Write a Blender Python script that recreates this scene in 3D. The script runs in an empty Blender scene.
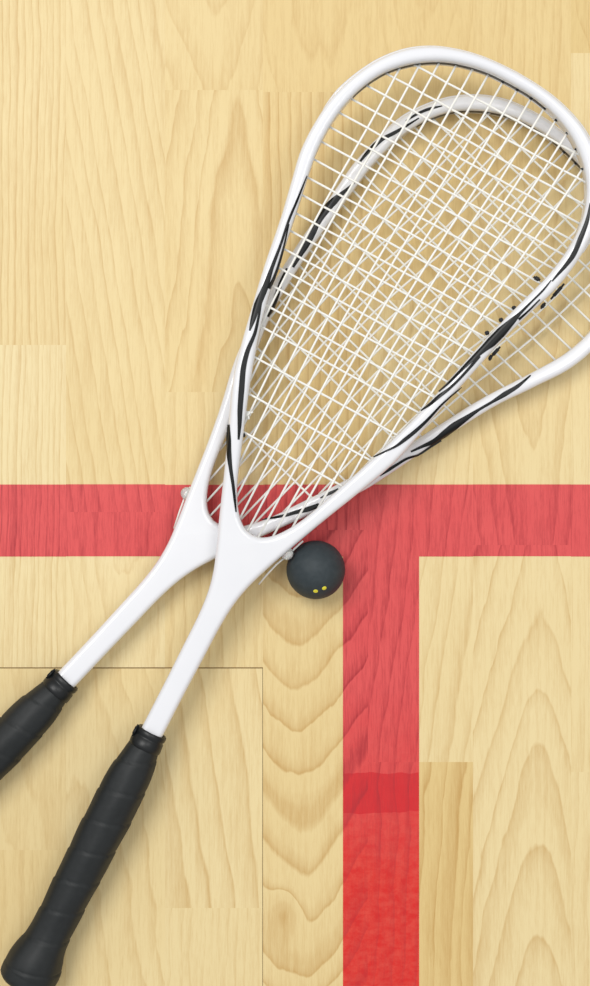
import bpy, bmesh, math, random
from mathutils import Vector
random.seed(7)
K = 0.000667          # metres per pixel of the plan drawing at floor level
H = 1.2               # camera height
CX, CY = 295.0, 493.0
scene = bpy.context.scene
C = scene.collection

def W(px, py, z=0.0):
    """plan position (measured on the photo) of a point standing at height z"""
    f = K * (H - z) / H
    return Vector(((px - CX) * f, -(py - CY) * f, z))

def lin(r, g, b):
    f = lambda c: (c / 255 / 12.92) if c / 255 <= 0.04045 else ((c / 255 + 0.055) / 1.055) ** 2.4
    return (f(r), f(g), f(b), 1)

# ------------------------------------------------------------------ materials
def new_mat(name):
    m = bpy.data.materials.new(name); m.use_nodes = True
    nt = m.node_tree; nt.nodes.clear()
    out = nt.nodes.new('ShaderNodeOutputMaterial')
    bs = nt.nodes.new('ShaderNodeBsdfPrincipled')
    nt.links.new(bs.outputs[0], out.inputs[0])
    return m, nt, bs

class N:
    def __init__(s, nt): s.nt = nt
    def put(s, sock, v):
        if hasattr(v, 'is_linked') or isinstance(v, bpy.types.NodeSocket): s.nt.links.new(v, sock)
        else: sock.default_value = v
    def m(s, op, a, b=0.0, c=0.0, clamp=False):
        n = s.nt.nodes.new('ShaderNodeMath'); n.operation = op; n.use_clamp = clamp
        s.put(n.inputs[0], a); s.put(n.inputs[1], b); s.put(n.inputs[2], c)
        return n.outputs[0]
    def noise(s, vec, scale, detail=2, rough=0.5):
        n = s.nt.nodes.new('ShaderNodeTexNoise'); s.nt.links.new(vec, n.inputs['Vector'])
        n.inputs['Scale'].default_value = scale; n.inputs['Detail'].default_value = detail
        n.inputs['Roughness'].default_value = rough
        return n.outputs['Fac']
    def comb(s, x, y, z):
        n = s.nt.nodes.new('ShaderNodeCombineXYZ')
        s.put(n.inputs[0], x); s.put(n.inputs[1], y); s.put(n.inputs[2], z); return n.outputs[0]
    def mix(s, f, a, b, mode='MIX'):
        n = s.nt.nodes.new('ShaderNodeMix'); n.data_type = 'RGBA'; n.blend_type = mode
        s.put(n.inputs[0], f); s.put(n.inputs[6], a); s.put(n.inputs[7], b); return n.outputs[2]
    def ramp(s, f, stops):
        n = s.nt.nodes.new('ShaderNodeValToRGB'); s.put(n.inputs[0], f)
        e = n.color_ramp.elements
        e[0].position, e[0].color = stops[0]; e[1].position, e[1].color = stops[-1]
        for p, c in stops[1:-1]:
            k = e.new(p); k.color = c
        return n.outputs[0]

def wood_nodes(nt):
    """annual rings and pores of a flat-sawn ash strip; per-strip figures come from two mesh attributes"""
    g = N(nt)
    tc = nt.nodes.new('ShaderNodeTexCoord')
    sp = nt.nodes.new('ShaderNodeSeparateXYZ'); nt.links.new(tc.outputs['Object'], sp.inputs[0])
    X = g.m('MULTIPLY', sp.outputs[0], 1 / K); Y = g.m('MULTIPLY', sp.outputs[1], -1 / K)
    def attr(name):
        a = nt.nodes.new('ShaderNodeAttribute'); a.attribute_name = name
        s = nt.nodes.new('ShaderNodeSeparateColor'); nt.links.new(a.outputs['Color'], s.inputs[0])
        return s.outputs[0], s.outputs[1], s.outputs[2], a.outputs['Alpha']
    xc, d, k, spc = attr('figure_a')      # heart position, depth, taper, ring spacing (all in plan units)
    warp, con, tone, seed = attr('figure_b')
    zs = g.m('MULTIPLY', seed, 37.0)
    # warps: slow, stretched along the strip
    v1 = g.comb(g.m('MULTIPLY', X, 0.012), g.m('MULTIPLY', Y, 0.0055), zs)
    v2 = g.comb(g.m('MULTIPLY', X, 0.05), g.m('MULTIPLY', Y, 0.016), zs)
    v3 = g.comb(g.m('MULTIPLY', X, 0.22), g.m('MULTIPLY', Y, 0.06), zs)
    n1 = g.m('SUBTRACT', g.noise(v1, 1.0, 2), 0.5)
    n2 = g.m('SUBTRACT', g.noise(v2, 1.0, 2), 0.5)
    n3 = g.m('SUBTRACT', g.noise(v3, 1.0, 2), 0.5)
    wob = g.m('ADD', g.m('MULTIPLY', n1, 60.0), g.m('ADD', g.m('MULTIPLY', n2, 22.0), g.m('MULTIPLY', n3, 4.5)))
    dx = g.m('SUBTRACT', X, g.m('SUBTRACT', xc, 2000.0)); k = g.m('SUBTRACT', k, 5.0)
    r = g.m('SQRT', g.m('ADD', g.m('MULTIPLY', dx, dx), g.m('MULTIPLY', d, d)))
    r = g.m('ADD', r, g.m('MULTIPLY', Y, k))
    r = g.m('ADD', r, g.m('MULTIPLY', wob, warp))
    # a small knot in the strip below the ball bends the rings round it
    kx = g.m('DIVIDE', g.m('SUBTRACT', X, -10.0), 15.0); ky = g.m('DIVIDE', g.m('SUBTRACT', Y, 419.0), 24.0)
    kd = g.m('ADD', g.m('MULTIPLY', kx, kx), g.m('MULTIPLY', ky, ky))
    r = g.m('ADD', r, g.m('MULTIPLY', g.m('POWER', 2.718, g.m('MULTIPLY', kd, -1.0)), 34.0))
    ph = g.m('DIVIDE', r, spc)
    ph = g.m('ADD', ph, g.m('MULTIPLY', g.noise(g.comb(ph, zs, 0.0), 0.9, 1), 1.3))
    fr = g.m('FRACT', ph)
    ring = g.ramp(fr, [(0.0, (0, 0, 0, 1)), (0.50, (.16, .16, .16, 1)), (0.80, (.55, .55, .55, 1)), (0.93, (1, 1, 1, 1)), (1.0, (0, 0, 0, 1))])
    # ring strength varies from ring to ring and along it
    cell = g.noise(g.comb(g.m('FLOOR', ph), g.m('MULTIPLY', Y, 0.004), zs), 1.7, 1)
    st = g.m('MULTIPLY', ring, g.m('ADD', 0.45, g.m('MULTIPLY', cell, 1.1)))
    st = g.m('MULTIPLY', st, con)
    pore = g.noise(g.comb(g.m('MULTIPLY', X, 0.75), g.m('MULTIPLY', Y, 0.06), zs), 1.0, 4, 0.7)
    pore2 = g.noise(g.comb(g.m('MULTIPLY', X, 0.25), g.m('MULTIPLY', Y, 0.01), zs), 1.0, 2, 0.6)
    cloud = g.noise(g.comb(g.m('MULTIPLY', X, 0.012), g.m('MULTIPLY', Y, 0.006), zs), 1.0, 2)
    return g, X, Y, st, pore, pore2, cloud, tone, con

# wood floor
def floor_mat():
    m, nt, bs = new_mat('ash_wood')
    g, X, Y, st, pore, pore2, cloud, tone, con = wood_nodes(nt)
    light = g.mix(cloud, lin(234, 218, 174), lin(227, 207, 158))
    f = g.m('ADD', g.m('MULTIPLY', st, 0.62), g.m('MULTIPLY', g.m('SUBTRACT', pore, 0.5), 0.85))
    f = g.m('ADD', f, g.m('MULTIPLY', g.m('SUBTRACT', pore2, 0.45), 0.6), clamp=True)
    col = g.mix(f, light, lin(196, 160, 100))
    # strip tone: below 0.5 yellower and darker, above it paler
    tint = g.ramp(tone, [(0.0, lin(226, 212, 178)), (0.35, lin(240, 228, 202)), (0.5, lin(246, 240, 226)), (0.8, lin(252, 252, 250)), (1.0, (1.03, 1.04, 1.07, 1))])
    col = g.mix(1.0, col, tint, 'MULTIPLY')
    nt.links.new(col, bs.inputs['Base Color'])
    bs.inputs['Roughness'].default_value = 0.42
    bs.inputs['Specular IOR Level'].default_value = 0.3
    b = nt.nodes.new('ShaderNodeBump'); b.inputs['Strength'].default_value = 0.12; b.inputs['Distance'].default_value = 0.0004
    nt.links.new(f, b.inputs['Height']); nt.links.new(b.outputs[0], bs.inputs['Normal'])
    return m

def paint_mat(name, wear):
    m, nt, bs = new_mat(name)
    g, X, Y, st, pore, pore2, cloud, tone, con = wood_nodes(nt)
    big = g.noise(g.comb(g.m('MULTIPLY', X, 0.03), g.m('MULTIPLY', Y, 0.02), 3.3), 1.0, 3, 0.6)
    blot = g.noise(g.comb(g.m('MULTIPLY', X, 0.09), g.m('MULTIPLY', Y, 0.12), 9.0), 1.0, 5, 0.7)
    fresh = g.ramp(g.m('ADD', g.m('MULTIPLY', g.m('SUBTRACT', Y, 195.0), 1 / 190.0), g.m('MULTIPLY', g.m('SUBTRACT', big, .5), .3)),
                   [(0.0, (0, 0, 0, 1)), (0.45, (.35, .35, .35, 1)), (1.0, (1, 1, 1, 1))])
    base = g.mix(big, lin(217, 86, 84), lin(207, 70, 72))
    red2 = g.mix(g.m('MULTIPLY', g.m('SUBTRACT', blot, 0.38), 4.0, clamp=True), lin(208, 36, 30), lin(214, 66, 54))
    base = g.mix(fresh, base, red2)
    if wear:   # the overlap where two coats of paint meet
        band = g.m('MULTIPLY', g.m('LESS_THAN', g.m('ABSOLUTE', g.m('SUBTRACT', g.m('ADD', Y, g.m('MULTIPLY', g.m('SUBTRACT', big, .5), 10)), 300.0)), 20.0), 0.75)
        base = g.mix(band, base, lin(198, 20, 32))
    f = g.m('ADD', g.m('MULTIPLY', st, 0.78), g.m('MULTIPLY', g.m('SUBTRACT', pore, 0.5), 1.7))
    f = g.m('ADD', f, g.m('MULTIPLY', g.m('SUBTRACT', pore2, 0.45), 0.9), clamp=True)
    f = g.m('MULTIPLY', f, g.m('SUBTRACT', 1.0, g.m('MULTIPLY', fresh, 0.6)))
    col = g.mix(f, base, lin(160, 36, 44))
    # sparse rubbed streaks showing wood
    sc_ = g.noise(g.comb(g.m('MULTIPLY', X, 0.55), g.m('MULTIPLY', Y, 0.02), 5.0), 1.0, 2)
    col = g.mix(g.m('MULTIPLY', g.m('SUBTRACT', sc_, 0.76), 9.0, clamp=True), col, lin(232, 150, 120))
    nt.links.new(col, bs.inputs['Base Color'])
    bs.inputs['Roughness'].default_value = 0.4
    bs.inputs['Specular IOR Level'].default_value = 0.3
    return m

def simple(name, col, rough, spec=0.5, coat=0.0, var=None, scale=200, bump=0.0):
    m, nt, bs = new_mat(name); g = N(nt)
    tc = nt.nodes.new('ShaderNodeTexCoord')
    nz = g.noise(tc.outputs['Object'], scale, 3)
    nt.links.new(g.mix(nz, col, var or col), bs.inputs['Base Color'])
    bs.inputs['Roughness'].default_value = rough; bs.inputs['Specular IOR Level'].default_value = spec
    bs.inputs['Coat Weight'].default_value = coat; bs.inputs['Coat Roughness'].default_value = 0.08
    if bump:
        b = nt.nodes.new('ShaderNodeBump'); b.inputs['Strength'].default_value = bump; b.inputs['Distance'].default_value = 0.0003
        nt.links.new(nz, b.inputs['Height']); nt.links.new(b.outputs[0], bs.inputs['Normal'])
    return m

M_FLOOR = floor_mat()
M_RED_H = paint_mat('red_court_paint', False)
M_RED_V = paint_mat('red_court_paint_worn', True)
M_GAP = simple('seam_underlay', lin(140, 110, 66), 0.9)
M_WHITE = simple('gloss_white_lacquer', lin(231, 231, 234), 0.2, 0.5, 0.5, lin(226, 227, 231), 60)
M_BLACK = simple('black_decal', lin(9, 11, 13), 0.35, 0.3, 0.0, lin(16, 18, 20), 90)
M_STRING = simple('white_string', lin(244, 243, 238), 0.4, 0.4, 0, lin(236, 235, 228), 300)
M_GRIP = simple('black_grip_wrap', lin(26, 29, 30), 0.55, 0.35, 0, lin(36, 39, 40), 260, 0.35)
M_RUBBER = simple('black_rubber', lin(16, 18, 20), 0.4, 0.4, 0, lin(24, 27, 28), 300)
M_BALL = simple('charcoal_rubber', lin(38, 47, 51), 0.6, 0.35, 0, lin(58, 66, 70), 260, 0.5)
M_YELLOW = simple('yellow_paint', lin(226, 216, 60), 0.5)
M_DARK = simple('dark_grommet_plastic', lin(34, 36, 40), 0.45)
m, nt, bs = new_mat('clear_plastic')
bs.inputs['Base Color'].default_value = lin(238, 240, 238); bs.inputs['Roughness'].default_value = 0.15
bs.inputs['Transmission Weight'].default_value = 0.55; bs.inputs['IOR'].default_value = 1.4
M_CLEAR = m

# ------------------------------------------------------------------ object helpers
def link(name, bm, mats, parent=None, smooth=True):
    bmesh.ops.recalc_face_normals(bm, faces=bm.faces)
    me = bpy.data.meshes.new(name); bm.to_mesh(me); bm.free()
    for mm in (mats if isinstance(mats, (list, tuple)) else [mats]): me.materials.append(mm)
    if smooth:
        for p in me.polygons: p.use_smooth = True
    o = bpy.data.objects.new(name, me); C.objects.link(o)
    if parent is not None:
        o.parent = parent
        o.matrix_parent_inverse = parent.matrix_world.inverted()
    return o

def tube(bm, pts, r, seg=8, cap=True, mat=0):
    rings = []
    n = len(pts)
    for i, p in enumerate(pts):
        t = (pts[min(i + 1, n - 1)] - pts[max(i - 1, 0)]).normalized()
        up = Vector((0, 0, 1)) if abs(t.z) < .9 else Vector((1, 0, 0))
        a = t.cross(up).normalized(); b = a.cross(t).normalized()
        rr = r[i] if isinstance(r, (list, tuple)) else r
        rings.append([bm.verts.new(p + a * rr * math.cos(2 * math.pi * k / seg) + b * rr * math.sin(2 * math.pi * k / seg)) for k in range(seg)])
    for i in range(n - 1):
        for k in range(seg):
            f = bm.faces.new((rings[i][k], rings[i][(k + 1) % seg], rings[i + 1][(k + 1) % seg], rings[i + 1][k])); f.material_index = mat
    if cap:
        bm.faces.new(rings[0]); bm.faces.new(rings[-1])

def interp(tab, s):
    if s <= tab[0][0]: return tab[0][1]
    for (a, va), (b, vb) in zip(tab, tab[1:]):
        if s <= b:
            t = (s - a) / (b - a); t = t if len(tab) < 4 else t
            return va + (vb - va) * t
    return tab[-1][1]

def catmull(P, sub=7):
    out = []
    for i in range(len(P) - 1):
        p0 = P[i - 1] if i > 0 else (2 * P[0][0] - P[1][0], 2 * P[0][1] - P[1][1])
        p1, p2 = P[i], P[i + 1]
        p3 = P[i + 2] if i + 2 < len(P) else (2 * P[-1][0] - P[-2][0], 2 * P[-1][1] - P[-2][1])
        def tj(a, b): return max(1e-6, math.hypot(b[0] - a[0], b[1] - a[1])) ** 0.5
        t0 = 0; t1 = t0 + tj(p0, p1); t2 = t1 + tj(p1, p2); t3 = t2 + tj(p2, p3)
        for k in range(sub):
            t = t1 + (t2 - t1) * k / sub
            def L(a, b, ta, tb): return tuple((tb - t) / (tb - ta) * a[q] + (t - ta) / (tb - ta) * b[q] for q in (0, 1))
            A1, A2, A3 = L(p0, p1, t0, t1), L(p1, p2, t1, t2), L(p2, p3, t2, t3)
            B1, B2 = L(A1, A2, t0, t2), L(A2, A3, t1, t3)
            out.append(L(B1, B2, t1, t2))
    out.append(P[-1])
    return out

# ------------------------------------------------------------------ FLOOR (wood strips)
# columns of strips: x-edges; each with segments (y_end, xc, d, k, spacing, warp, contrast, tone)
XE = [-35, 66, 165, 264.5, 368, 473, 571, 670]
SEG = {
 0: [(345, -160, 10, 0.00, 7.0, .20, .85, .52), (668, -190, 10, 0.02, 6.8, .22, .70, .72), (850, 60, 60, .10, 22, .6, .35, .50), (1400, -40, 20, .03, 14, .4, .35, .45)],
 1: [(512, -160, 10, -.17, 13.5, .22, .62, .52), (668, 130, 60, .05, 9, .3, .45, .75), (1330, 60, 40, -.12, 24, .6, .5, .55)],
 2: [(90, 215, 22, .22, 24, .5, .5, .46), (392, 238, 8, -.15, 19, .5, .72, .48), (668, 80, 10, .02, 13, .3, .55, .55), (908, 130, 30, -.13, 25, .35, .8, .62), (1400, 140, 10, .03, 11, .35, .35, .60)],
 3: [(92, 320, 35, .16, 18, .5, .35, .40), (530, 200, 10, .01, 10.5, .18, .9, .42), (1180, 300, 26, .62, 28, .42, 1.05, .46)],
 4: [(300, 430, 20, .20, 16, .4, .35, .40), (762, 330, 10, .14, 17, .38, .62, .60), (1280, 300, 10, .04, 15, .42, .9, .31)],
 5: [(180, 420, 10, .02, 10, .25, .4, .40), (545, 530, 12, .16, 18, .5, .62, .55), (1400, 540, 14, -.27, 22, .42, .75, .62)],
 6: [(53, 600, 20, .10, 11, .3, .5, .28), (772, 500, 10, .0, 9, .2, .35, .60), (1300, 520, 10, .02, 12, .3, .4, .60)],
}
def rand_fig(x0, x1):
    straight = random.random() < .45
    if straight: return (x0 - random.uniform(60, 160), 10, random.uniform(-.03, .1), random.uniform(7, 14), .3, .6, random.uniform(.35, .7))
    return (random.uniform(x0 + 20, x1 - 20), random.uniform(15, 40), random.choice((-1, 1)) * random.uniform(.15, .45), random.uniform(18, 27), .55, .65, random.uniform(.35, .7))
strips = []   # x0,x1,y0,y1,params
cols = []
x = -35
left = []
while x > -1250:
    left.append((x - 101, x)); x -= 101
right = []; x = 670
while x < 1850:
    right.append((x, x + 101)); x += 101
YT, YB = -1500, 2500
for (a, b) in left + right:
    y = YT
    while y < YB:
        y2 = min(YB, y + random.uniform(250, 620))
        strips.append((a, b, y, y2, rand_fig(a, b))); y = y2
for ci in range(7):
    a, b = XE[ci], XE[ci + 1]
    y = YT
    segs = SEG[ci]
    while y < -420:
        y2 = y + random.uniform(250, 480)
        if y2 > -420: y2 = -200 - 37 * ci % 90
        strips.append((a, b, y, y2, rand_fig(a, b))); y = y2
    for sg in segs:
        strips.append((a, b, y, sg[0], sg[1:])); y = sg[0]
    while y < YB:
        y2 = min(YB, y + random.uniform(250, 600))
        strips.append((a, b, y, y2, rand_fig(a, b))); y = y2
seeds = {}
def strip_seed(st):
    key = (round(st[0]), round(st[2]))
    if key not in seeds: seeds[key] = random.random()
    return seeds[key]

def strip_mesh(name, rects, mat, z, parent=None, thick=0.0, gap=True):
    """rects: (x0,x1,y0,y1,figure,seed) -> one mesh whose faces carry the strip's figure"""
    vs, fs, fa, fb = [], [], [], []
    for (x0, x1, y0, y1, fg, sd) in rects:
        i = len(vs)
        for (px, py) in ((x0, y1), (x1, y1), (x1, y0), (x0, y0)):
            vs.append(tuple(W(px, py)[:2]) + (z,))
        for (px, py) in ((x0, y1), (x1, y1), (x1, y0), (x0, y0)):
            vs.append(tuple(W(px, py)[:2]) + (z - thick,))
        q = [(i, i + 1, i + 2, i + 3)]
        for k in range(4):
            q.append((i + k, i + 4 + k, i + 4 + (k + 1) % 4, i + (k + 1) % 4))
        fs += q
        xc, d, kk, sp, wp, cn, tn = fg
        for _ in q:
            fa.append((xc - CX + 2000, d, kk + 5, sp)); fb.append((wp, cn, tn, sd))
    me = bpy.data.meshes.new(name); me.from_pydata(vs, [], fs)
    A = me.color_attributes.new('figure_a', 'FLOAT_COLOR', 'CORNER'); B = me.color_attributes.new('figure_b', 'FLOAT_COLOR', 'CORNER')
    for p in me.polygons:
        for li in p.loop_indices:
            A.data[li].color = fa[p.index]; B.data[li].color = fb[p.index]
    me.materials.append(mat)
    o = bpy.data.objects.new(name, me); C.objects.link(o)
    if parent: o.parent = parent
    return o

rects = []
for st in strips:
    x0, x1, y0, y1, fg = st
    sd = strip_seed(st)
    gx0 = gx1 = gy0 = gy1 = 0.0
    if abs(x1 - 264.5) < .1 and y0 > 400: gx1 = .5
    if y1 == 668 and x1 < 300: gy1 = .6
    if y0 == 668 and x1 < 300: gy0 = .5
    # the board seam stands 2 px left of the strip edge in the photo
    if abs(x1 - 264.5) < .1: x1 -= 1.6
    if abs(x0 - 264.5) < .1: x0 -= 1.6
    rects.append((x0 + gx0, x1 - gx1, y0 + gy0, y1 - gy1, fg, sd))
fl = strip_mesh('floor', rects, M_FLOOR, 0.0, thick=0.006)
fl['kind'] = 'structure'
fl['label'] = 'pale ash strip wood court floor'
# dark underlay showing in the seams, joined into the floor as a second material
me = fl.data
bmf = bmesh.new(); bmf.from_mesh(me)
v = [bmf.verts.new((W(a, b).x, W(a, b).y, -0.0012)) for a, b in ((-1240, YB), (1870, YB), (1870, YT), (-1240, YT))]
f = bmf.faces.new(v); f.material_index = 1
bmf.to_mesh(me); bmf.free(); me.materials.append(M_GAP)

def clip(x0, x1, y0, y1, wob=None):
    out = []
    for st in strips:
        a, b, c, d, fg = st
        X0, X1, Y0, Y1 = max(a, x0), min(b, x1), max(c, y0), min(d, y1)
        if X1 - X0 > .01 and Y1 - Y0 > .01: out.append((X0, X1, Y0, Y1, fg, strip_seed(st)))
    return out
def jit(rs, axis, lo, hi, lim):
    """paint edges are a touch uneven from strip to strip"""
    out = []
    for (x0, x1, y0, y1, fg, sd) in rs:
        j = (sd - .5) * .9 * (0 if (x1 > 343 and x0 < 419) else 1)
        if axis == 'y':
            if abs(y0 - lo) < .01: y0 += j
            if abs(y1 - hi) < .01: y1 += j * .8
        out.append((x0, x1, y0, y1, fg, sd))
    return out
ch = strip_mesh('court_line', jit(clip(-1230, 1860, 484.5, 556.5), 'y', 484.5, 556.5, 0), M_RED_H, 0.00025, thick=0.00025)
ch['label'] = 'wide red line painted straight across the wood floor under both rackets'; ch['category'] = 'court line'
cv = strip_mesh('court_line', clip(343, 419, 556.5, YB), M_RED_V, 0.00025, thick=0.00025)
cv['label'] = 'red painted line running down to the bottom edge, brighter and patchy at its end'; cv['category'] = 'court line'

# ------------------------------------------------------------------ RACKET
OUT = [(0, 0), (1, 22), (3.5, 43), (9, 65), (18, 87), (33, 108), (55, 126), (82, 139), (111, 146.5), (141, 147.5), (171, 144.3), (202, 136),
       (240, 126), (290, 115.8), (335, 106), (370, 98.5), (401, 90.5), (437, 76), (483, 56.5), (524, 40), (554, 28), (578, 19.5), (600, 14.6),
       (625, 12.4), (660, 11.9), (700, 11.4), (762, 11.4)]
INN = [(12, 0), (13, 24), (17, 46), (24, 67), (34, 85), (46, 100), (62, 114), (82, 124.5), (105, 131), (130, 133.2), (160, 131), (190, 124.5),
       (225, 116), (262, 108), (301, 100), (340, 91), (375, 80.5), (405, 70.5), (436, 59), (460, 50), (493, 37), (512, 26), (522, 17.5), (528, 9), (530, 0)]
HAND = [(765, 14.5), (770, 16), (780, 18), (795, 20.6), (815, 22), (850, 22.4), (900, 21.8), (950, 20.8), (978, 21.2), (990, 23), (1000, 26), (1010, 28), (1024, 28.3), (1031, 27), (1035, 22), (1036.5, 12), (1037, .5)]
CROSS = [40, 61, 81, 100, 118, 135, 152, 171, 190, 208, 227, 245, 264, 283, 302, 322, 343, 373, 408, 444]
BEV = 5.5   # rounded edge of the frame, plan units
def half_thick(s):
    return interp([(0, .0092), (420, .0090), (520, .0078), (600, .0074), (700, .0066), (1100, .0066)], s)
ocurve, icurve = catmull(OUT), catmull(INN)

class Frame:
    def __init__(s, tip, ang, scale, bow, z0, z1, wide=((0, 1), (1, 1))):
        s.tip, s.scale, s.bow, s.wide = tip, scale, bow, wide
        a = math.radians(ang); s.d = (math.sin(a), -math.cos(a)); s.n = (math.cos(a), math.sin(a))
        s.z0, s.z1 = z0, z1
    def zc(s, t): return s.z0 + (s.z1 - s.z0) * t / 1036
    def img(s, t, x):
        x = (x * interp(s.wide, t) + interp(s.bow, t)) * s.scale; t = t * s.scale
        return (s.tip[0] - t * s.d[0] + x * s.n[0], s.tip[1] - t * s.d[1] + x * s.n[1])
    def loc(s, px, py):
        a, b = (px - s.tip[0]) / s.scale, (py - s.tip[1]) / s.scale
        t = -(a * s.d[0] + b * s.d[1]); x = a * s.n[0] + b * s.n[1]
        return t, (x - interp(s.bow, t)) / interp(s.wide, t)
    def P(s, t, x, h=0.0):
        z = s.zc(t) + h
        px, py = s.img(t, x); zz = s.zc(t)
        w = W(px, py, zz); w.z = z
        return w

def smoothbow(tab):
    pts = catmull(tab, 8)
    return pts

def closed(curve, closed_end):
    L = [(t, -x) for t, x in curve]; R = [(t, x) for t, x in curve]
    if closed_end: return R[:-1] + L[::-1][:-1]
    return R + L[::-1][:-1]
LO = closed(ocurve, False); LI = closed(icurve, True)
def normals(loop, inward):
    n = len(loop); out = []
    area = sum(loop[i][0] * loop[(i + 1) % n][1] - loop[(i + 1) % n][0] * loop[i][1] for i in range(n))
    sg = 1 if area > 0 else -1
    for i in range(n):
        a, b = loop[i - 1], loop[(i + 1) % n]
        tx, ty = b[0] - a[0], b[1] - a[1]; l = math.hypot(tx, ty)
        nx, ny = -ty / l * sg, tx / l * sg      # points to the inside of the loop
        if not inward: nx, ny = -nx, -ny
        out.append((nx, ny))
    return out
NO, NI = normals(LO, True), normals(LI, False)
def segd(p, loop):
    best = 1e9; n = len(loop)
    for i in range(n):
        a, b = loop[i], loop[(i + 1) % n]
        vx, vy = b[0] - a[0], b[1] - a[1]; l2 = vx * vx + vy * vy + 1e-12
        t = max(0, min(1, ((p[0] - a[0]) * vx + (p[1] - a[1]) * vy) / l2))
        best = min(best, math.hypot(p[0] - a[0] - t * vx, p[1] - a[1] - t * vy))
    return best
def inside(p, loop):
    c = False; n = len(loop)
    for i in range(n):
        a, b = loop[i], loop[i - 1]
        if (a[1] > p[1]) != (b[1] > p[1]) and p[0] < (b[0] - a[0]) * (p[1] - a[1]) / (b[1] - a[1]) + a[0]: c = not c
    return c
def surf_h(t, x):
    p = (t, x)
    bm_ = BEV * K; e = half_thick(t) - bm_
    if not inside(p, LO) or inside(p, LI):
        return e, min(segd(p, LO), segd(p, LI)) < 1.6
    d = min(segd(p, LO), segd(p, LI)) * K
    if d >= bm_: return e + bm_, True
    return e + math.sqrt(max(0, bm_ * bm_ - (bm_ - d) ** 2)), True

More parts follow.
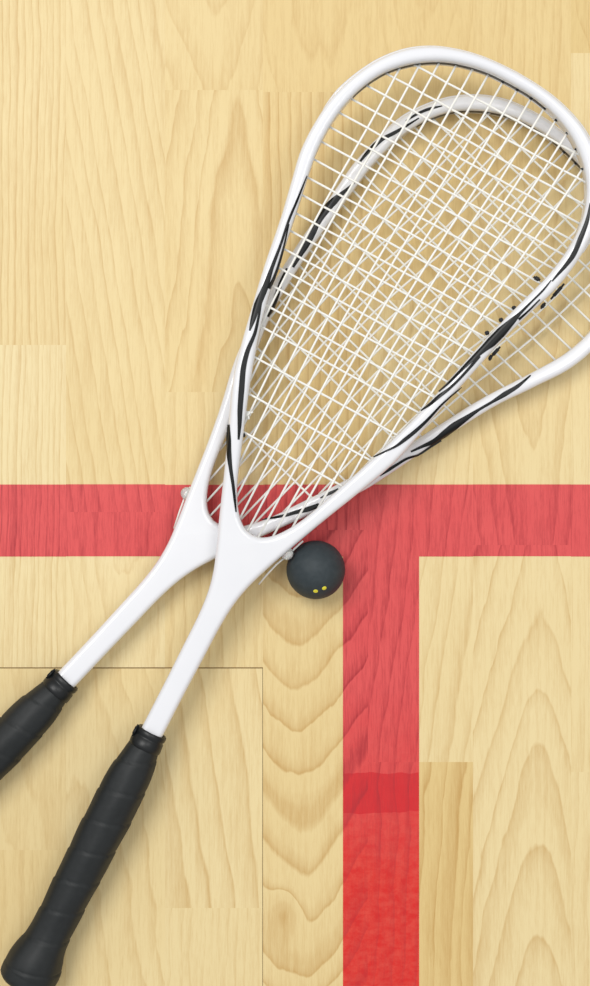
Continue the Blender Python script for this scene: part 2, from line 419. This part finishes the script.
def build_racket(F, label, ribbons, extras):
    o = F.P(1030, 0)
    root = bpy.data.objects.new('squash_racket', None); C.objects.link(root)
    root.location = (o.x, o.y, 0); root.empty_display_size = 0.03
    root['label'] = label; root['category'] = 'racket'; root['group'] = 'white squash rackets crossed on the floor'
    bpy.context.view_layer.update()
    # --- frame with throat and shaft: one rounded body with the hoop opening
    bm = bmesh.new()
    prof = []
    for j in range(-7, 0): ph = math.radians(90 * j / 7); prof.append((1 - math.cos(ph), -1, math.sin(ph)))
    prof.append((0, -1, 0)); prof.append((0, 1, 0))
    for j in range(1, 8): ph = math.radians(90 * j / 7); prof.append((1 - math.cos(ph), 1, math.sin(ph)))
    caps = {}
    for key, loop, nn in (('o', LO, NO), ('i', LI, NI)):
        rings = []
        for (off, sg, sn) in prof:
            ring = []
            for (p, q) in zip(loop, nn):
                t, x = p[0] + q[0] * off * BEV, p[1] + q[1] * off * BEV
                hb = BEV * K; e = half_thick(p[0]) - hb
                ring.append(bm.verts.new(F.P(t, x, sg * e + sn * hb)))
            rings.append(ring)
        n = len(loop)
        for a, b in zip(rings, rings[1:]):
            for i in range(n):
                bm.faces.new((a[i], a[(i + 1) % n], b[(i + 1) % n], b[i]))
        caps[key] = rings
    from mathutils.geometry import tessellate_polygon
    for idx in (0, -1):
        polys = [[Vector((v.co.x, v.co.y, 0)) for v in caps[k][idx]] for k in 'oi']
        allv = caps['o'][idx] + caps['i'][idx]
        for tri in tessellate_polygon(polys):
            try: bm.faces.new([allv[q] for q in tri])
            except ValueError: pass
    bmesh.ops.recalc_face_normals(bm, faces=bm.faces)
    # painted black stripes, lying on the lacquer
    for ri, rb in enumerate(ribbons):
        pts = catmull([(a, b) for a, b, _ in rb], 6)
        ws = []
        for i in range(len(rb) - 1):
            for k in range(6): ws.append(rb[i][2] + (rb[i + 1][2] - rb[i][2]) * k / 6)
        ws.append(rb[-1][2])
        prev = None
        for i, p in enumerate(pts):
            a, b = pts[max(0, i - 1)], pts[min(len(pts) - 1, i + 1)]
            tx, ty = b[0] - a[0], b[1] - a[1]; l = math.hypot(tx, ty) or 1
            nx, ny = -ty / l, tx / l
            row = []
            for q in range(13):
                u = (q / 12 - .5) * ws[i] * 1.25
                t, x = F.loc(p[0] + nx * u, p[1] + ny * u)
                h, ok = surf_h(t, x)
                row.append((bm.verts.new(F.P(t, x, h + .00028 + .00003 * ri)), ok))
            if prev:
                for q in range(12):
                    quad = (prev[q], prev[q + 1], row[q + 1], row[q])
                    if all(k[1] for k in quad):
                        f = bm.faces.new([k[0] for k in quad]); f.material_index = 1
            prev = row
    bmesh.ops.delete(bm, geom=[v for v in bm.verts if not v.link_faces], context='VERTS')
    me_name = link('frame', bm, [M_WHITE, M_BLACK], root)
    # --- bumper guard round the tip: slightly milky outer rail
    bm = bmesh.new()
    oc = [p for p in catmull(OUT) if p[0] < 128]
    path = [(t, -x) for t, x in oc[::-1]] + oc[1:]
    pts = [F.P(t - (0.4 if t < 60 else 0), x * 1.003) for t, x in path]
    n = len(pts)
    rr = [.0019 * min(1, .25 + min(i, n - 1 - i) / 8) for i in range(n)]
    tube(bm, pts, rr, 10)
    g_ = link('bumper_guard', bm, M_WHITE, root)
    # --- grommet strip along the tip's inner edge; dark colour stands in for gap shade
    bm = bmesh.new()
    ic = [p for p in catmull(INN) if p[0] < 100]
    path = [(t, -x) for t, x in ic[::-1]] + [p for p in ic[1:] if p[1] < (45 if F.scale == 1 else 105)]
    rows = []
    for t, x in path:
        nx = .9
        L = math.hypot(t - 150, x)
        ux, uy = (150 - t) / L, -x / L
        rows.append([bm.verts.new(F.P(t + ux * a, x + uy * a, h)) for a, h in ((-.5, .0030), (.3, .0022), (.3, -.0022), (-.5, -.0030))])
    for a, b in zip(rows, rows[1:]):
        for q in range(4): bm.faces.new((a[q], a[(q + 1) % 4], b[(q + 1) % 4], b[q]))
    bm.faces.new(rows[0]); bm.faces.new(rows[-1])
    gs = link('grommet_strip_shade', bm, M_DARK, root, smooth=False)
    # --- strings
    def main_x(i, s): return (i - 6.5) * 16.2 * (1 - (s - 30) * .000452)
    R = .00072
    ends = []
    for i in range(14):
        ss = [s for s in [q * 1.0 for q in range(5, 535)] if inside((s, main_x(i, s)), LI)]
        ends.append((ss[0], ss[-1]))
    for i in range(14):
        s0, s1 = ends[i]
        pts = [F.P(s0 - 3.5, main_x(i, s0 - 3.5))]
        for j, c in enumerate(CROSS):
            if s0 + 3 < c < s1 - 2:
                sg = 1 if (i + j) % 2 else -1
                pts.append(F.P(c, main_x(i, c), sg * .00055))
        pts.append(F.P(s1 + 3.5, main_x(i, s1 + 3.5)))
        bm = bmesh.new(); tube(bm, pts, R, 8); link('main_string', bm, M_STRING, root)
    for i in range(6, 14):
        s0 = ends[i][0]
        blob(F, root, 'grommet', M_DARK, s0 - .2, main_x(i, s0), 0, 2.6, 2.8, .003, 0)
    for j, c in enumerate(CROSS):
        xs = [x * .5 for x in range(-300, 300) if inside((c, x * .5), LI)]
        x0, x1 = xs[0], xs[-1]
        pts = [F.P(c, x0 - 3.5)]
        for i in range(14):
            x = main_x(i, c)
            if ends[i][0] + 3 < c < ends[i][1] - 2 and x0 + 2 < x < x1 - 2:
                sg = -1 if (i + j) % 2 else 1
                pts.append(F.P(c, x, sg * .00055))
        pts.append(F.P(c, x1 + 3.5))
        bm = bmesh.new(); tube(bm, pts, R, 8); link('cross_string', bm, M_STRING, root)
    # --- grip, wrapped in an overlapping spiral
    bm = bmesh.new()
    seg, rows = 48, []
    a_ = F.P(765, 0); b_ = F.P(1037, 0)
    ax = (b_ - a_).normalized(); sd = ax.cross(Vector((0, 0, 1))).normalized(); up = sd.cross(ax).normalized()
    hc = catmull(HAND, 14)
    ss = [765 + i * 1.6 for i in range(int(225 / 1.6))] + [p[0] for p in hc if p[0] > 990]
    for s_ in ss:
        r0 = interp(hc, s_); ctr = F.P(s_, 0)
        row = []
        for k in range(seg):
            th = 2 * math.pi * k / seg
            ph = (s_ / 33.0 + k / seg) % 1.0
            lip = (.75 * (1 - ph) - .35 + (-.7 * math.exp(-((ph - 1) / .04) ** 2) - .7 * math.exp(-(ph / .02) ** 2)))
            lip *= 1 if s_ < 1020 else 0
            rr = (r0 + lip + .25 * math.sin(s_ * .11 + 3 * th)) * K * .975 * F.scale / .99
            if r0 < 20 and s_ > 1030: rr = r0 * K * .975
            # faintly octagonal handle core
            rr *= 1 + .012 * math.cos(8 * th)
            row.append(bm.verts.new(ctr + sd * rr * math.cos(th) + up * rr * math.sin(th)))
        rows.append(row)
    for a, b in zip(rows, rows[1:]):
        for k in range(seg): bm.faces.new((a[k], a[(k + 1) % seg], b[(k + 1) % seg], b[k]))
    bm.faces.new(rows[0]); bm.faces.new(rows[-1])
    gp = link('grip', bm, M_GRIP, root); gp['label'] = 'black wrapped grip'
    # --- rubber collar with a raised lip and a torn tab
    bm = bmesh.new()
    rows = []
    kk = K * .975 * F.scale / .99
    for s_, r_ in ((750.5, 12.4), (750, 14.6), (751, 15.6), (755, 15.9), (756.2, 15.2), (757.6, 15.2), (758.6, 16.3), (765, 16.8), (768, 16.6), (769, 15.6), (769.5, 13)):
        ctr = F.P(s_, 0); row = []
        for k in range(seg):
            th = 2 * math.pi * k / seg
            rr = (r_ + .22 * math.sin(3 * th + s_ * .3)) * kk
            row.append(bm.verts.new(ctr + sd * rr * math.cos(th) * 1.0 + up * rr * math.sin(th)))
        rows.append(row)
    for a, b in zip(rows, rows[1:]):
        for k in range(seg): bm.faces.new((a[k], a[(k + 1) % seg], b[(k + 1) % seg], b[k]))
    # torn tab standing off the left flank
    tab = bmesh.ops.create_cube(bm, size=1)['verts']
    bmesh.ops.bevel(bm, geom=list({e for v in tab for e in v.link_edges}), offset=.2, segments=2, affect='EDGES')
    for v in bm.verts:
        if v.co.length < 1.0 and abs(v.co.x) <= .5001 and abs(v.co.y) <= .5001 and abs(v.co.z) <= .5001 and not any(v in r_ for r_ in rows):
            a1, b1, c1 = v.co
            v.co = F.P(757 + a1 * 12, -15.6 + b1 * 3.4, .002 + c1 * .008)
    link('collar', bm, M_RUBBER, root)
    extras(F, root)
    return root

def blob(F, root, name, mat, t, x, h, lt, lx, lh, rot=0):
    """small moulded plastic block standing on the frame or string"""
    bm = bmesh.new()
    bmesh.ops.create_cube(bm, size=1)
    bmesh.ops.bevel(bm, geom=list(bm.edges), offset=.22, segments=2, affect='EDGES')
    for v in bm.verts:
        a, b, c = v.co.x * lt, v.co.y * lx, v.co.z * lh
        ca, sa = math.cos(rot), math.sin(rot)
        v.co = F.P(t + a * ca - b * sa, x + a * sa + b * ca, h + c)
    return link(name, bm, mat, root)

def px_rod(F, root, name, mat, p0, p1, w, h=.0, hh=None):
    t0, x0 = F.loc(*p0); t1, x1 = F.loc(*p1)
    L = math.hypot(t1 - t0, x1 - x0)
    return blob(F, root, name, mat, (t0 + t1) / 2, (x0 + x1) / 2, h, L, w, hh or .004, math.atan2(x1 - x0, t1 - t0))

def tail(F, root, pts, r=.00062, h0=0.0):
    bm = bmesh.new()
    P = []
    for (a, b, h) in pts:
        t, x = F.loc(a, b); P.append(F.P(t, x, h))
    tube(bm, P, r, 8)
    return link('string_tail', bm, M_STRING, root)

def clear_guard(F, root, px, py, r):
    bm = bmesh.new()
    bmesh.ops.create_uvsphere(bm, u_segments=24, v_segments=12, radius=1)
    t, x = F.loc(px, py); c = F.P(t, x, 0)
    for v in bm.verts:
        v.co = Vector((c.x + v.co.x * r, c.y + v.co.y * r, c.z + v.co.z * .0035))
    o = link('string_guard', bm, M_CLEAR, root); o['label'] = 'clear plastic string guard'
    return o

def knot(F, root, px, py):
    bm = bmesh.new()
    t, x = F.loc(px, py); c = F.P(t, x, .0004)
    for k in range(3):
        pts = []
        for q in range(13):
            a = 2 * math.pi * q / 12
            pts.append(c + Vector((math.cos(a) * .0015, math.sin(a + k) * .0013, math.sin(a) * .001 + (k - 1) * .0005)))
        tube(bm, pts, .0007, 6)
    for a in (.4, 2.6, 4.9):
        tube(bm, [c, c + Vector((math.cos(a) * .0036, math.sin(a) * .0036, .001))], [.0008, .0006], 6)
    return link('knot', bm, M_STRING, root)

RA = [
 [(307,178,.8),(297,203,1.8),(289,222,2),(281,246,2),(272,270,3),(265,290,5),(258,306,6),(253,322,4),(250,332,1.2)],
 [(289,226,1),(283,252,1.6),(276,275,2.3),(269,290,2.6)],
 [(262,303,1),(259,318,2),(255,335,2.6),(248,352,3.6),(244,368,4.2),(242,390,4.6),(240.5,410,4.2),(240,425,3.2),(239,440,1.6)],
 [(228.5,425,2.5),(229,440,4),(229.5,455,4),(231,468,3),(233.5,485,2.5),(235.2,500,2),(236.5,512,1)],
 [(588,205,1),(585,222,3),(578,241,4),(571,257,4),(563,268,3),(555,277,2),(550,283,1)],
 [(549,282,1),(541,292,1.5),(530,303,1.5),(518,315,2.5),(511,322,5),(500,333,8),(490,343,8),(482,350,5.5),(470,361,3.4),(458,373,2.3),(447,384,1.8),(438,392,1.2)],
 [(538,301,1),(527,312,1.5),(517,321,2)],
 [(478,357,2.6),(468,369,2.2),(456,382,2),(446,391,2.4),(438,397,3),(430,404,2.5),(420,411,1)],
 [(461,388,1),(450,397,1.4),(440,406,1.6),(426,421,2.4),(414,432,3),(404,440,3),(396,446,2),(386,451,1.5),(373,457,1)],
]
RB = [
 [(441,109,1),(428,112,2.5),(416,117,2.2),(405,124,1.3)],
 [(418,121,1),(405,129,2),(393,136,3),(383,141,3),(375,147,4),(367,155,3),(358,166,1.5)],
 [(355,184,1),(345,193,2.5),(334,203,6),(325,212,7),(317,224,6),(312,236,5),(306,247,5),(300,257,3.5),(293,269,2)],
 [(287,270,1.5),(281,284,3),(277,297,4),(273,307,4),(268,318,2)],
 [(529,376,1),(516,387,3),(503,395,4),(490,403,2.2),(478,410,2.2),(466,418,4),(453,427,6.5),(444,434,6),(434,441,4),(421,447,2.4),(410,452,1.5)],
 [(440,440,3),(430,447,2),(418,455,1.5),(406,459,2),(396,465,2.2),(388,470,2.6),(379,476,1.2)],
 [(338,489,1.5),(330,493,2.4),(320,498,1)],
 [(319,505,3.5),(308,509,4),(296,512,3),(286,515,2.5),(270,518,1.5),(254,520,1)],
]

def extras_a(F, root):
    for (a, b) in (((533.5,277), (540,280.5)),):
        px_rod(F, root, 'grommet', M_DARK, a, b, 4.2)
    for (px, py) in ((514,308), (501,320), (487,333)):
        px_rod(F, root, 'grommet', M_DARK, (px - 2, py - 1), (px + 2, py + 1), 4.2)
    px_rod(F, root, 'grommet', M_DARK, (241, 434), (245, 436.5), 4.2)
    px_rod(F, root, 'grommet', M_DARK, (564, 284), (551, 299), 3.4, 0, .006)
    px_rod(F, root, 'grommet', M_DARK, (545, 303), (541, 308.5), 3.4, 0, .006)
    px_rod(F, root, 'grommet', M_DARK, (500, 347), (491, 357), 3.4, 0, .006)
    px_rod(F, root, 'grommet', M_DARK, (491, 355), (489.5, 360.5), 3.4, 0, .006)
    clear_guard(F, root, 287, 553.5, .0042)
    tail(F, root, [(303, 541, -.002), (290, 553, -.0025), (276, 565, -.004), (265, 577, -.006), (258.5, 585, -.008)])
    knot(F, root, 248, 414)

def extras_b(F, root):
    px_rod(F, root, 'grommet', M_DARK, (224.5, 423), (222.5, 441), 2.4, .004, .005)
    px_rod(F, root, 'grommet', M_DARK, (412, 439), (408, 447), 3.0, .002, .006)
    clear_guard(F, root, 187, 493.5, .0042)
    tail(F, root, [(190, 487, -.002), (184.5, 497, -.003), (179, 512, -.004), (173.5, 528.5, -.006)])
    tail(F, root, [(211, 541, 0), (211.5, 550, -.001), (209, 560, -.002)])

bowA = smoothbow([(0, -2), (50, -3.2), (100, -5), (200, -11.5), (300, -15), (380, -14.5), (450, -13.3), (530, -12.5), (600, -9.8), (750, -6), (900, -1.5), (1040, 3)])
bowB = smoothbow([(0, 0), (60, -1), (150, -1.5), (210, -6.5), (250, -10.5), (290, -12), (335, -12), (380, -9.5), (440, -5.5), (530, -4), (600, -2), (730, 0), (1040, 2)])
wideB = [(0, 1.0), (60, 1.02), (120, 1.035), (220, 1.055), (340, 1.05), (450, 1.0), (500, 1.0)]
FB = Frame((578.5, 149), 44, .982, bowB, .0095, .0190, wideB)
FA = Frame((518, 76), 28.7, 1.0, bowA, .0438, .0191)
build_racket(FB, 'white squash racket lying underneath, its black grip running off the left edge', RB, extras_b)
build_racket(FA, 'white squash racket lying on top, its whole black grip pointing to the bottom left corner', RA, extras_a)

# ------------------------------------------------------------------ BALL
ball = bpy.data.objects.new('squash_ball', None); C.objects.link(ball)
rB = .0193
cb = W(315.8, 569.8, rB); cb.z += .0001
ball.location = (cb.x, cb.y, 0)
ball['label'] = 'dark grey rubber squash ball with two small yellow dots, beside the racket throat'; ball['category'] = 'ball'
bpy.context.view_layer.update()
bm = bmesh.new(); bmesh.ops.create_uvsphere(bm, u_segments=64, v_segments=40, radius=rB)
for v in bm.verts: v.co += cb
link('rubber_shell', bm, M_BALL, ball)
for (px, py) in ((315.6, 591.2), (324.3, 588.2)):
    z = rB
    for _ in range(6):
        w = W(px, py, z); dd = (w.x - cb.x) ** 2 + (w.y - cb.y) ** 2
        z = rB + math.sqrt(max(0, rB * rB - dd))
    w = W(px, py, z); nrm = (w - cb).normalized()
    bm = bmesh.new(); bmesh.ops.create_uvsphere(bm, u_segments=20, v_segments=10, radius=1)
    q = nrm.to_track_quat('Z', 'Y')
    for v in bm.verts:
        v.co = w + q @ Vector((v.co.x * .00155, v.co.y * .00155, v.co.z * .00025))
    d_ = link('marking_dot', bm, M_YELLOW, ball); d_['label'] = 'yellow dot'

# ------------------------------------------------------------------ LIGHT, CAMERA
w = bpy.data.worlds.new('hall_light'); scene.world = w; w.use_nodes = True
nt = w.node_tree; bg = nt.nodes['Background']; g = N(nt)
tc = nt.nodes.new('ShaderNodeTexCoord'); sp = nt.nodes.new('ShaderNodeSeparateXYZ'); nt.links.new(tc.outputs['Generated'], sp.inputs[0])
nt.links.new(g.ramp(sp.outputs[2], [(0.0, (.30, .29, .27, 1)), (.25, (.42, .42, .42, 1)), (.7, (.78, .79, .80, 1)), (1.0, (.88, .89, .90, 1))]), bg.inputs[0])
bg.inputs[1].default_value = 0.82
def area(name, loc, tgt, size, power, col=(1, 1, 1)):
    l = bpy.data.lights.new(name, 'AREA'); l.shape = 'RECTANGLE'; l.size = size[0]; l.size_y = size[1]; l.energy = power; l.color = col
    o = bpy.data.objects.new(name, l); C.objects.link(o); o.location = loc
    o.rotation_euler = (Vector(tgt) - Vector(loc)).to_track_quat('-Z', 'Y').to_euler()
area('ceiling_softbox', (-1.1, 1.1, 3.2), (0, 0, 0), (1.5, 1.5), 66, (1, .985, .96))
area('hall_lamp', (.9, .5, 2.4), (0, 0, 0), (.9, .9), 11, (1, .99, .97))

cam = bpy.data.cameras.new('camera'); co = bpy.data.objects.new('camera', cam); C.objects.link(co)
co.location = (0, 0, H); co.rotation_euler = (0, 0, 0)
cam.sensor_fit = 'VERTICAL'; cam.sensor_height = 36; cam.lens = 36 * H / (986 * K)
cam.clip_start = .05
scene.camera = co
scene.view_settings.view_transform = 'Standard'
scene.view_settings.look = 'None'
